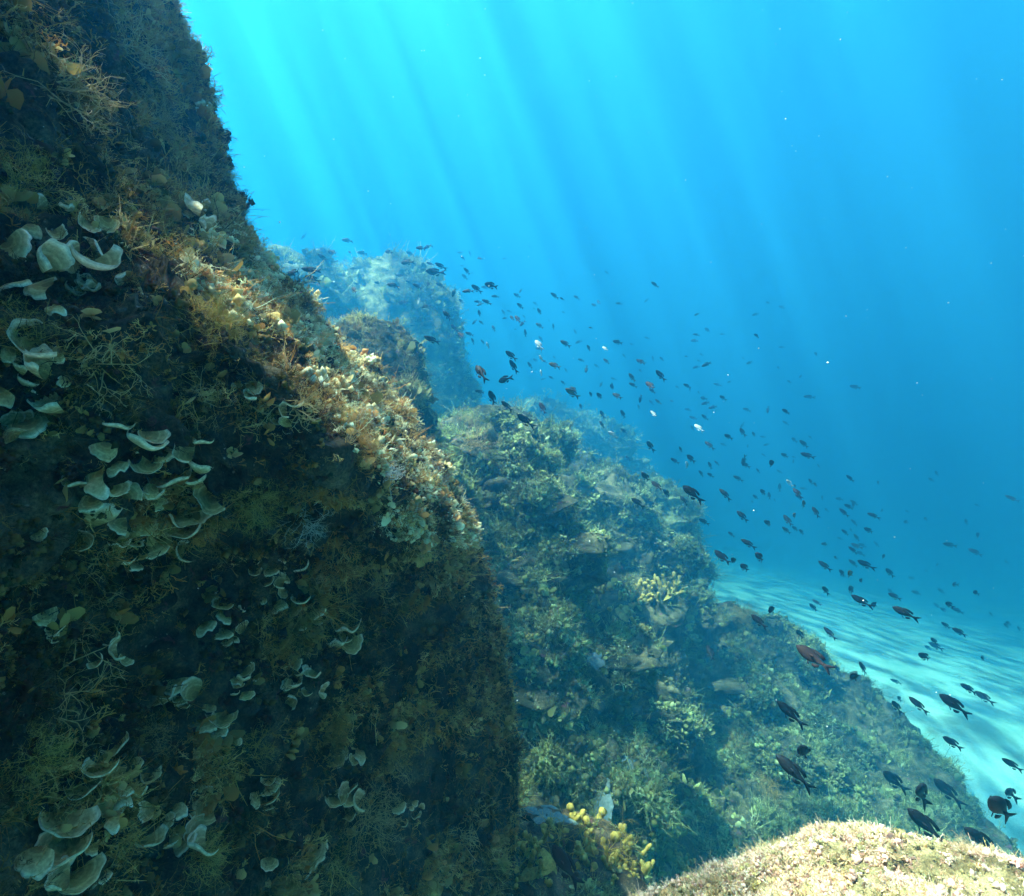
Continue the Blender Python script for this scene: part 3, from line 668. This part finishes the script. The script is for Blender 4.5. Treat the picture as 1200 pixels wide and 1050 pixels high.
# finger sponges: stubby lumpy fingers from one base
def fingers(seed, n, flat=1.0, tall=1.0):
    r = np.random.default_rng(seed); ps = []
    for i in range(n):
        b = r.normal(size=3)*np.array([.55, .38*flat, .05]); d = unit(r.normal(size=3)*.35+np.array([b[0]*.5, b[1]*.5, 1])); L = r.uniform(.25, .6)*tall
        k = 7; t = np.linspace(0, 1, k)[:, None]; pts = b+d*L*t+r.normal(size=3)*.1*t*t
        rad = r.uniform(.055, .085)*(1+.22*np.sin(np.arange(k)*2.1+r.uniform(0, 6))); rad[0] *= 1.2; rad[-2] *= 1.12; rad[-1] = .012
        pts[-1] = pts[-2]+unit(pts[-1]-pts[-2])*.05
        ps.append(tube(pts, rad, 7))
        if r.random() < .7:
            q = pts[3]; d2 = unit(d+r.normal(size=3)*.8); p2 = q+d2*.22*np.linspace(0, 1, 5)[:, None]
            ps.append(tube(p2, np.array([.055, .06, .065, .05, .01]), 6))
    k = 7; m = 16; aa = np.arange(m)*2*np.pi/m; t = np.linspace(.02, 1, k)[:, None]
    V = np.stack([.85*t*np.cos(aa), .6*t*np.sin(aa)*flat, np.broadcast_to(.14*(1-t**2)-.12, (k, m))], -1); V[..., 2] += .04*noise(V.reshape(-1, 3)*3).reshape(k, m)
    ps.append((V.reshape(-1, 3), grid_faces(k, m, True)))
    return join(ps)
M_sponge = tissue_mat('yellow_sponge', (.28, .22, .05), (.54, .43, .13), 9, .1)
M_sponge2 = tissue_mat('olive_sponge', (.20, .15, .03), (.55, .42, .10), 9, .1)
FG = [fingers(80, 26), fingers(81, 34, 1, .8), fingers(82, 18, 1, 1.3)]
for px, py, r_, m, lb in ((705, 697, 26, M_sponge, 'left end of the yellow finger sponge bank, on the pale ledge'), (738, 708, 28, M_sponge, 'middle of the yellow finger sponge bank, lower than both ends'),
    (772, 690, 28, M_sponge, 'tallest yellow finger sponge at the right end of the bank'), (616, 746, 14, M_sponge, 'bright yellow knobbly sponge alone in the dark hollow'),
    (586, 655, 18, M_sponge, 'yellow sponge on the edge of the central boulder, lowest of the three there'), (616, 620, 13, M_sponge, 'small yellow sponge on the shaded flank of the central boulder'),
    (603, 594, 15, M_sponge, 'yellow sponge strand near the top of the central boulder'), (798, 1012, 20, M_sponge, 'small yellow branching sponge on the left end of the sunlit foreground rock'),
    (672, 606, 10, M_sponge, 'tiny yellowish sponge right of the central boulder, in shade'), (690, 1000, 58, M_sponge2, 'olive branching sponge covering the low dark boulder at the bottom'),
    (620, 1010, 40, M_sponge2, 'olive sponge at the left side of the low dark boulder'), (735, 1015, 34, M_sponge2, 'olive sponge at the right side of the low dark boulder'),
    (800, 690, 16, M_sponge2, 'grey-green sponge just right of the sponge bank')):
    weed('finger_sponge', FG, px, py, r_, m, lb, 'sponge', up=.9, squash=.9)
for px, py, r_, lb in ((650, 1000, 62, 'olive bushy weed left of centre on the low dark boulder'), (712, 1008, 58, 'olive bushy weed right of centre on the low dark boulder'), (605, 1030, 55, 'olive bushy weed at the bottom edge beside the wall')):
    weed('seaweed', FORK, px, py, r_, M_sponge2, lb, 'seaweed', up=.8)
# pale crusts in the hollow
def crust(seed):
    r = np.random.default_rng(seed); n = 40; m = 12; a = np.linspace(0, 2*np.pi, n, endpoint=False); Rr = 1+.3*noise(np.stack([np.cos(a)*1.7, np.sin(a)*1.7, a*0+seed], 1))*1.6
    t = np.linspace(0, 1, m); V = np.stack([np.outer(t, Rr*np.cos(a)), np.outer(t, Rr*np.sin(a))*.6, np.outer(.22*(1-t**3), np.ones(n))-.05], -1)
    V[..., 2] += .05*noise(V.reshape(-1, 3)*4+seed).reshape(m, n)
    return V.reshape(-1, 3), grid_faces(m, n, True)
CR = [crust(i) for i in range(4)]
for px, py, r_, lb in ((690, 775, 20, 'bluish pale crust patch in the dark hollow under the sponge ledge'), (697, 822, 18, 'dim pale crust patch below the bluish one'), (688, 852, 14, 'smallest pale crust in the hollow'),
    (645, 955, 30, 'pale crust at the foot of the hollow, left'), (700, 945, 34, 'largest pale crust at the foot of the hollow'), (740, 905, 22, 'pale crust right of the foot of the hollow')):
    weed('encrusting_sponge', CR, px, py, r_, M_pale, lb, 'sponge', up=0, sink=.12, squash=.8)
# ------------------------------------------------------------------ fish
def fish_mesh():
    k = 26; m = 14; t = np.linspace(0, 1, k)             # 0 = snout, 1 = tail root; head towards +X, unit length incl. tail
    x = .5-.74*t
    h = np.interp(t, [0, .04, .12, .25, .4, .55, .7, .85, .94, 1], [.008, .05, .105, .165, .19, .178, .135, .075, .05, .048])
    w_ = np.interp(t, [0, .05, .15, .3, .5, .75, 1], [.006, .035, .062, .078, .07, .035, .013])
    zc = np.interp(t, [0, .2, .5, 1], [-.015, 0, .005, .01])
    a = np.linspace(0, 2*np.pi, m, endpoint=False)
    V = np.stack([np.repeat(x[:, None], m, 1), w_[:, None]*np.cos(a), zc[:, None]+h[:, None]*np.sin(a)], -1).reshape(-1, 3)
    return V, grid_faces(k, m, True)
def fin(outline, th=.004, bend=0):
    """a thin fin with a little thickness, outline in the fish's plane"""
    o = np.array(outline, float); n = len(o); c = o.mean(0)
    V = np.r_[np.c_[o[:, 0], np.full(n, th/2), o[:, 1]], np.c_[o[:, 0], np.full(n, -th/2), o[:, 1]], [[c[0], th, c[1]], [c[0], -th, c[1]]]]
    V[:, 1] += bend*(V[:, 2]-c[1])
    Fq = []
    for i in range(n):
        j = (i+1) % n; Fq += [(2*n, j, i), (2*n+1, n+i, n+j), (i, j, n+j), (i, n+j, n+i)]
    return V, np.array(Fq)
TAIL = fin([(-.215, .045), (-.30, .075), (-.40, .135), (-.50, .185), (-.47, .12), (-.41, .055), (-.375, .01), (-.41, -.035), (-.47, -.10), (-.50, -.165), (-.40, -.115), (-.30, -.055), (-.215, -.03)])
DORS = fin([(.20, .165), (.14, .225), (.02, .25), (-.08, .235), (-.16, .215), (-.22, .17), (-.19, .10), (-.1, .13), (.05, .16)])
ANAL = fin([(-.02, -.16), (-.06, -.225), (-.13, -.225), (-.20, -.155), (-.185, -.075), (-.1, -.12)])
VENT = fin([(.12, -.155), (.08, -.16), (.0, -.255), (.04, -.25)])
PECT = fin([(.16, -.01), (.08, .03), (.03, .01), (.02, -.03), (.08, -.05)])
def tri(Fq):
    return np.concatenate([Fq[:, :3], Fq[:, [0, 2, 3]]]) if Fq.shape[1] == 4 else Fq
def fish_material(name, back, belly, edge=None):
    m, t, b = new_mat(name); b.inputs['Roughness'].default_value = .6; b.inputs['Specular IOR Level'].default_value = .1
    g = N(t, 'TexCoord').outputs['Object']; sp = N(t, 'SeparateXYZ'); t.links.new(g, sp.inputs[0])
    c = ramp(t, sp.outputs['Z'], [(0, belly), (.16, back)]); mp = c
    v = N(t, 'TexVoronoi'); v.inputs['Scale'].default_value = 42; t.links.new(g, v.inputs['Vector'])
    c = mix(t, .5, c, ramp(t, v.outputs['Distance'], [(.2, (1, 1, 1)), (.6, (.45, .45, .45))]), 'MULTIPLY')
    t.links.new(c, b.inputs['Base Color']); return m
FM = {'dark': fish_material('dark_fish_skin', (.004, .006, .009), (.010, .012, .016)), 'brown': fish_material('brown_fish_skin', (.022, .012, .012), (.045, .024, .022)),
      'olive': fish_material('olive_fish_skin', (.05, .042, .02), (.10, .085, .04)), 'pale': fish_material('silver_fish_skin', (.42, .40, .36), (.65, .64, .6))}
M_eye = tissue_mat('fish_eye', (.01, .01, .01), (.02, .02, .02), 5, 0, .2)
bodyV, bodyF = fish_mesh(); bodyT = tri(bodyF)
def eye_mesh():
    ps = []
    for s in (-1, 1):
        k = 6; m = 8; a = np.linspace(0, 2*np.pi, m, endpoint=False); t = np.linspace(0, np.pi/2, k); r_ = .024
        V = np.stack([np.outer(np.sin(t), np.cos(a))*r_+.415, s*(np.outer(np.cos(t), np.ones(m))*.012+.047), np.outer(np.sin(t), np.sin(a))*r_+.03], -1).reshape(-1, 3); ps.append((V, grid_faces(k, m, True)))
    return ps
EY = eye_mesh()
DATA = {}
def data_of(name, V, Fq, mat):
    o = mesh_obj(name, V, Fq, mat); d = o.data; bpy.data.objects.remove(o); return d
pect2 = [(PECT[0]*np.array([1, 1, 1])+np.array([0, s*.072, 0])+np.array([0, 1, 0])*s*(.18-PECT[0][:, :1])*.35, PECT[1]) for s in (-1, 1)]
BEND = (0, .35, -.35, .7, -.6)
def bent(V, b):
    """curl the swimming body sideways behind the head"""
    V = np.array(V); t = np.clip(.2-V[:, 0], 0, 1); V[:, 1] += b*t*t*.8; return V
for k, m in FM.items():
    for q, b in enumerate(BEND):
        J = lambda name, VF: data_of(name, bent(VF[0], b), VF[1], m)
        D = dict(body=J('damselfish', (bodyV, bodyF)), whole=J('damselfish', join([(bodyV, bodyT)]+[(v, f) for v, f in (TAIL, DORS, ANAL, VENT)])),
                 tail_fin=J('tail_fin', TAIL), dorsal_fin=J('dorsal_fin', DORS), anal_fin=J('anal_fin', ANAL), pelvic_fin=J('pelvic_fin', VENT))
        for i in (0, 1): D['pect%d' % i] = J('pectoral_fin', pect2[i]); D['eye%d' % i] = data_of('eye', EY[i][0], EY[i][1], M_eye)
        DATA[k, q] = D
# (x, y, length, tilt) as seen; last entry: d dark, b brown, o olive, p pale, f far off
A3 = """20 95 40 10 f;30 138 20 50 d;75 140 35 0 f;165 135 28 20 d;190 143 20 10 f;278 122 35 15 d;320 118 12 80 d;243 142 30 20 f;232 172 50 5 f;313 178 30 25 d;348 185 35 20 d;425 184 15 0 f;328 208 55 0 f;78 220 22 60 b;183 253 45 10 b;268 257 38 30 b;305 252 30 80 d;348 253 35 25 d;320 272 22 50 d;222 313 30 30 b;273 310 25 -70 p;250 395 15 0 f;396 278 30 -60 d;445 273 42 0 d;475 265 40 35 d;527 254 45 5 d;421 308 22 45 d;480 311 28 10 d;512 312 38 25 d;541 292 28 10 d;618 289 28 10 d;630 273 18 -60 d;460 210 10 0 f;395 338 10 80 f;372 360 45 50 b;485 352 22 80 b;468 382 22 -40 d;492 384 22 40 d;535 404 25 70 d;570 348 25 60 f;398 405 35 50 b;422 430 40 45 b;462 449 20 70 b;497 452 20 50 o;514 463 25 70 p;600 368 25 60 d;620 372 35 60 b;637 388 28 -45 d;612 408 12 0 f;647 421 28 80 d;697 395 32 35 o;745 398 22 85 d;678 335 10 0 f;750 290 35 15 d;775 300 15 0 p;782 348 16 0 f;730 378 10 80 f;693 460 40 60 p;702 442 25 50 f;702 510 25 60 p;714 520 20 20 d;702 560 22 80 p;738 578 22 30 d;750 535 45 30 o;790 552 22 60 f;788 458 42 35 d;870 474 25 50 d;927 475 22 40 p;835 452 25 -15 f;972 453 38 0 d;1020 460 14 0 f;1075 438 22 0 f;1103 251 35 5 d;1073 306 20 -40 f;976 317 22 0 d;890 323 25 10 f;933 208 18 30 f;877 402 16 0 p;843 516 25 5 d;932 520 28 50 d;862 548 28 -75 d;897 536 22 0 f;1095 510 20 80 f;1127 512 22 20 d;318 445 60 25 b;490 560 70 60 d;597 500 50 40 d;605 538 50 60 d;576 584 48 -10 d;487 627 35 10 d;530 648 50 70 d;582 678 55 45 d;648 730 75 40 d;708 686 50 65 b;600 860 35 60 f;683 790 40 45 d;813 633 62 35 o;780 595 22 20 d;843 680 25 60 o;877 637 22 60 p;908 643 32 45 d;914 600 25 -60 f;952 604 18 80 d;957 582 22 0 f;970 642 35 40 d;916 706 28 60 d;990 706 35 60 d;1022 577 38 50 o;1052 553 18 0 f;1122 570 50 20 d;1052 652 28 -80 d;1045 680 20 80 f;1090 665 22 50 f;1113 662 28 40 o;1098 706 30 60 p;957 780 48 35 p;1085 817 42 50 d;1172 870 35 35 d;1070 928 50 50 b;1110 958 45 45 b;1145 985 45 40 d;1042 1018 50 40 d;1193 830 25 60 d"""
B3 = """50 355 20 -20 d;88 410 28 0 f;48 426 22 0 d;42 448 25 0 f;13 503 14 0 d;65 496 14 0 f;47 541 25 -10 d;85 531 40 -20 d;140 425 14 0 f;257 355 22 -10 f;300 314 18 0 f;348 330 22 10 f;262 431 32 10 d;348 471 20 0 f;213 510 14 40 f;235 525 28 -20 f;337 543 18 0 f;416 572 20 -40 f;470 495 25 0 f;375 592 22 0 f;607 611 30 0 f;445 645 28 0 f;363 697 38 0 d;300 690 28 -75 d;225 690 22 30 f;140 648 28 0 d;123 602 28 0 f;165 592 20 -20 f;17 607 35 5 d;73 650 28 0 f;80 668 32 -10 d;107 682 32 -10 d;18 690 22 0 f;37 720 28 10 f;78 717 32 40 d;35 755 25 50 f;57 755 35 50 p;160 785 38 25 d;95 815 35 50 d;143 813 22 30 f;250 777 25 50 d;210 745 22 -60 f;229 817 14 -70 f;215 868 42 -80 d;222 885 36 10 d;28 862 42 40 b;15 885 30 70 p;95 885 28 60 d;120 878 22 50 d;66 915 30 50 d;97 920 30 30 d;195 932 32 20 d;265 905 20 60 d;295 813 25 -10 f;285 850 18 40 f;315 882 45 40 d;340 908 22 40 f;390 870 20 -60 f;390 795 25 0 f;440 852 42 30 d;589 932 38 40 d;375 948 32 15 p;340 963 30 80 f;395 960 20 20 d;425 968 22 0 f;450 943 28 50 d;35 985 75 45 d;5 1010 35 60 d;150 988 50 50 d;257 998 28 40 d;304 993 28 80 d;323 1008 15 60 f;410 998 35 20 d;425 1022 35 60 o;490 1000 20 60 f;550 1004 28 0 f"""
C3 = """370 180 40 70 d;395 163 35 30 o;395 208 30 40 d;418 220 30 45 d;468 150 35 80 d;505 142 20 20 f;567 152 38 50 d;672 163 32 30 d;655 215 42 30 d;572 222 32 40 d;552 243 20 0 f;612 240 30 60 f;612 270 35 30 f;500 263 32 -5 d;537 310 22 30 d;785 185 28 0 f;940 266 32 0 f;210 165 50 50 d;302 190 48 30 d;75 184 42 30 d;232 262 52 35 d;272 310 60 40 b;140 310 58 50 d;180 322 42 45 d;217 345 50 40 b;50 300 35 10 d;500 340 48 45 d;643 335 60 30 d;560 364 38 45 d;590 370 50 45 o;630 392 35 10 d;728 363 42 20 d;592 423 50 20 f;630 465 75 35 d;677 478 48 25 d;502 425 42 50 d;745 447 42 30 d;785 507 68 30 d;472 468 25 10 d;460 486 38 50 d;937 475 48 5 d;955 404 35 0 f;1030 434 40 25 d;823 434 35 0 f;810 382 22 0 f;857 357 15 0 f;925 548 35 40 d;973 572 45 35 d;885 605 38 50 d;1055 663 38 35 d;1007 772 48 35 d;1062 803 50 40 f;313 500 58 55 d;268 535 65 45 b;412 580 52 50 d;518 577 48 55 d;97 645 52 90 d;462 665 110 40 b;635 700 55 60 d;605 735 78 45 d;540 700 40 60 f;852 660 68 30 d;958 830 90 40 d;830 830 55 50 d;750 832 60 50 d;428 745 55 50 f;380 860 110 45 d;950 963 80 35 d;1160 1040 70 15 d"""
FISH = [(932, 906, 44, 43, 'd'), (942, 883, 38, 58, 'd'), (1085, 967, 62, 44, 'd'), (1078, 928, 40, 62, 'd'), (1110, 927, 36, 45, 'f'), (1048, 915, 38, 42, 'f'), (1173, 948, 76, 42, 'd'), (1150, 985, 58, 38, 'd'),
        (1183, 929, 30, 40, 'f'), (356, 277, 9, -50, 'f'), (390, 296, 15, 25, 'f'), (378, 302, 12, 40, 'd'), (342, 308, 10, 10, 'd'), (344, 320, 22, 0, 'd'), (365, 317, 22, 10, 'd'), (367, 327, 19, 20, 'd'), (415, 340, 12, 50, 'b'),
        (621, 959, 24, -28, 'd'), (663, 1015, 40, 22, 'b')]
for T, ox, oy in ((A3, 400, 250), (B3, 800, 250), (C3, 800, 550)):
    for e in T.split(';'):
        x, y, L, a, c = e.split(); FISH.append((ox+float(x)/3, oy+float(y)/3, float(L)/3, float(a), c))
rx = random.Random(11)
for i in range(34):                                   # the faintest of the swarm, deep in the blue
    t_ = rx.random(); x = 420+t_*640+rx.gauss(0, 45); y = 285+t_*340+rx.gauss(0, 45)-30
    if x > 480: FISH.append((x, y, rx.uniform(4.5, 8), rx.choice([0, 10, 25, 40, 50, -15, 70]), 'f'))
for i in range(36): FISH.append((rx.uniform(985, 1195), rx.uniform(560, 790)+rx.gauss(0, 20), rx.uniform(7, 13), rx.uniform(10, 55), 'f'))
for i in range(24): FISH.append((rx.gauss(520, 60), rx.gauss(335, 30), rx.uniform(6, 11), rx.uniform(-20, 60), rx.choice('dfb')))
for i in range(22): t_ = rx.random(); FISH.append((600+t_*420, 400+t_*230+rx.gauss(0, 38), rx.uniform(8, 13), rx.uniform(15, 60), rx.choice('ddb')))
ANCH = [('the small far pillar', 350, 340), ('the large far pillar', 460, 360), ('the brown boulder', 440, 440), ('the big central boulder', 570, 500), ('the shaded sloping boulder', 690, 560),
        ('the small rounded boulder', 780, 600), ('the faint far rock', 650, 490), ('the sponge ledge', 730, 690), ('the top of the reef slope', 860, 720), ('the middle of the reef slope', 900, 840),
        ('the foot of the reef slope', 1020, 850), ('the sunlit foreground rock', 960, 1000), ('the near strip of pale sand', 1120, 880), ('the far strip of pale sand', 920, 650), ('the right edge over the sand', 1150, 740),
        ('the open blue water over the far sand', 880, 480), ('the open water right of the pillars', 640, 380), ('the open water above the middle boulders', 740, 460), ('the dark hollow of the wall', 640, 900)]
FISH.sort(key=lambda f: -f[2]); FAR = 296                # the 296 largest are individuals
desc = {'d': 'dark', 'b': 'reddish brown', 'o': 'olive', 'p': 'silvery pale', 'f': 'faint hazy'}
groups = {}
for i, (x, y, L, a, c) in enumerate(FISH[:FAR]):
    an = min(ANCH, key=lambda q: (q[1]-x)**2+(q[2]-y)**2)
    dx, dy = x-an[1], y-an[2]
    rel = ('right of' if dx > 0 else 'left of') if abs(dx) > abs(dy) else ('below' if dy > 0 else 'above')
    if math.hypot(dx, dy) < 28: rel = 'in front of'
    if 'open' in an[0] or 'edge' in an[0]: rel = {'right of': 'right in', 'left of': 'left in', 'above': 'high in', 'below': 'low in', 'in front of': 'amid'}[rel]
    groups.setdefault((c, rel, an[0]), []).append(i)
LB = {}
num = ['largest', 'second largest', 'third largest', 'fourth largest', 'fifth largest', 'sixth largest']
for (c, rel, an), ids in groups.items():
    ids.sort(key=lambda i: -FISH[i][2])
    for r_, i in enumerate(ids):
        L = FISH[i][2]; base = '%s damselfish %s %s' % (desc[c], rel, an)
        if len(ids) == 1: LB[i] = base
        elif r_ < 5 and (L > 9 or len(ids) <= 5): LB[i] = base + ', %s there' % num[r_]
        else: LB[i] = 'tiny ' + base
rf = random.Random(3); far_parts = []; wholeV, wholeF = join([(bodyV, bodyT)]+[(v, f) for v, f in (TAIL, DORS, ANAL, VENT)])
for i, (x, y, L, a, c) in enumerate(FISH):
    if L > 45: L *= .82
    if x > 600 and -5 <= a < 25: a += rf.uniform(8, 30)
    yaw = rf.uniform(-.75, .75); d = .105*F*math.cos(yaw)/L*rf.uniform(.85, 1.0)
    d = min(d, 9)
    if c == 'f': d = max(min(d*1.5, 12), 6 if L < 15 else 1.8)
    else: d = min(d, 7.5)
    if c == 'p': d = min(d, 4.5)
    h = hit(x, y)
    if h is not None: d = min(d, h[0].y-.18)
    L3 = L*d/F/max(math.cos(yaw), .5)
    if a == 90: yaw = 1.0; L3 *= 1.1
    ar = R(a); hd = Vector((-math.cos(ar)*math.cos(yaw), math.sin(yaw), math.sin(ar)*math.cos(yaw))).normalized()
    up = Vector((math.sin(ar), 0, math.cos(ar))) if abs(a) < 90 else Vector((1, 0, 0))
    if a < 0: up = Vector((math.sin(ar), 0, math.cos(ar)))
    up = (up+Vector((0, rf.uniform(-.35, .35), 0))); up = (up-hd*up.dot(hd)).normalized(); side = up.cross(hd)
    M = Matrix.Translation(P(x, y, d)) @ Matrix((hd, side, up)).transposed().to_4x4() @ Matrix.Diagonal((L3, L3*rf.uniform(.85, 1.1), L3*rf.uniform(.72, .88), 1))
    v_ = rf.randrange(5); k = {'d': 'dark', 'f': 'dark', 'b': 'brown', 'o': 'olive', 'p': 'pale'}[c]
    big = L > 15
    if i >= FAR:
        m_ = np.array(M); far_parts.append((bent(wholeV, BEND[v_]) @ m_[:3, :3].T+m_[:3, 3], wholeF)); continue
    o = bpy.data.objects.new('damselfish', DATA[k, v_]['body' if big else 'whole']); COL.objects.link(o); o.matrix_world = M
    tag(o, LB[i], 'fish', 'school of damselfish over the reef')
    if big:
        for nm, key in (('tail_fin',)*2, ('dorsal_fin',)*2, ('anal_fin',)*2, ('pelvic_fin',)*2, ('pectoral_fin', 'pect0'), ('pectoral_fin', 'pect1'), ('eye', 'eye0'), ('eye', 'eye1')):
            ch = bpy.data.objects.new(nm, DATA[k, v_][key]); COL.objects.link(ch); ch.parent = o
tag(mesh_obj('distant_fish_school', *join(far_parts), FM['dark']), kind='stuff')
# ------------------------------------------------------------------ drifting specks
def specks():
    r = np.random.default_rng(5); n = 420; oc = np.array([(1, 0, 0), (-1, 0, 0), (0, 1, 0), (0, -1, 0), (0, 0, 1), (0, 0, -1)], float)
    of = np.array([(0, 2, 4), (2, 1, 4), (1, 3, 4), (3, 0, 4), (2, 0, 5), (1, 2, 5), (3, 1, 5), (0, 3, 5)])
    d = r.uniform(.5, 3.5, n); X = (r.uniform(-100, 1300, n)-600)/F*d; Z = (525-r.uniform(-100, 900, n))/F*d
    c = np.stack([X, d, Z], 1); s = r.uniform(.0004, .0011, n)*np.sqrt(d)*r.choice([1, 1, 1, 1.8], n)
    V = (c[:, None]+oc[None]*s[:, None, None]*r.uniform(.6, 1.5, (n, 1, 3))).reshape(-1, 3); Fq = (of[None]+(np.arange(n)*6)[:, None, None]).reshape(-1, 3)
    m, t, b = new_mat('drifting_speck'); b.inputs['Base Color'].default_value = (.85, .85, .8, 1)
    tag(mesh_obj('floating_specks', V, Fq, m), kind='stuff')
specks()
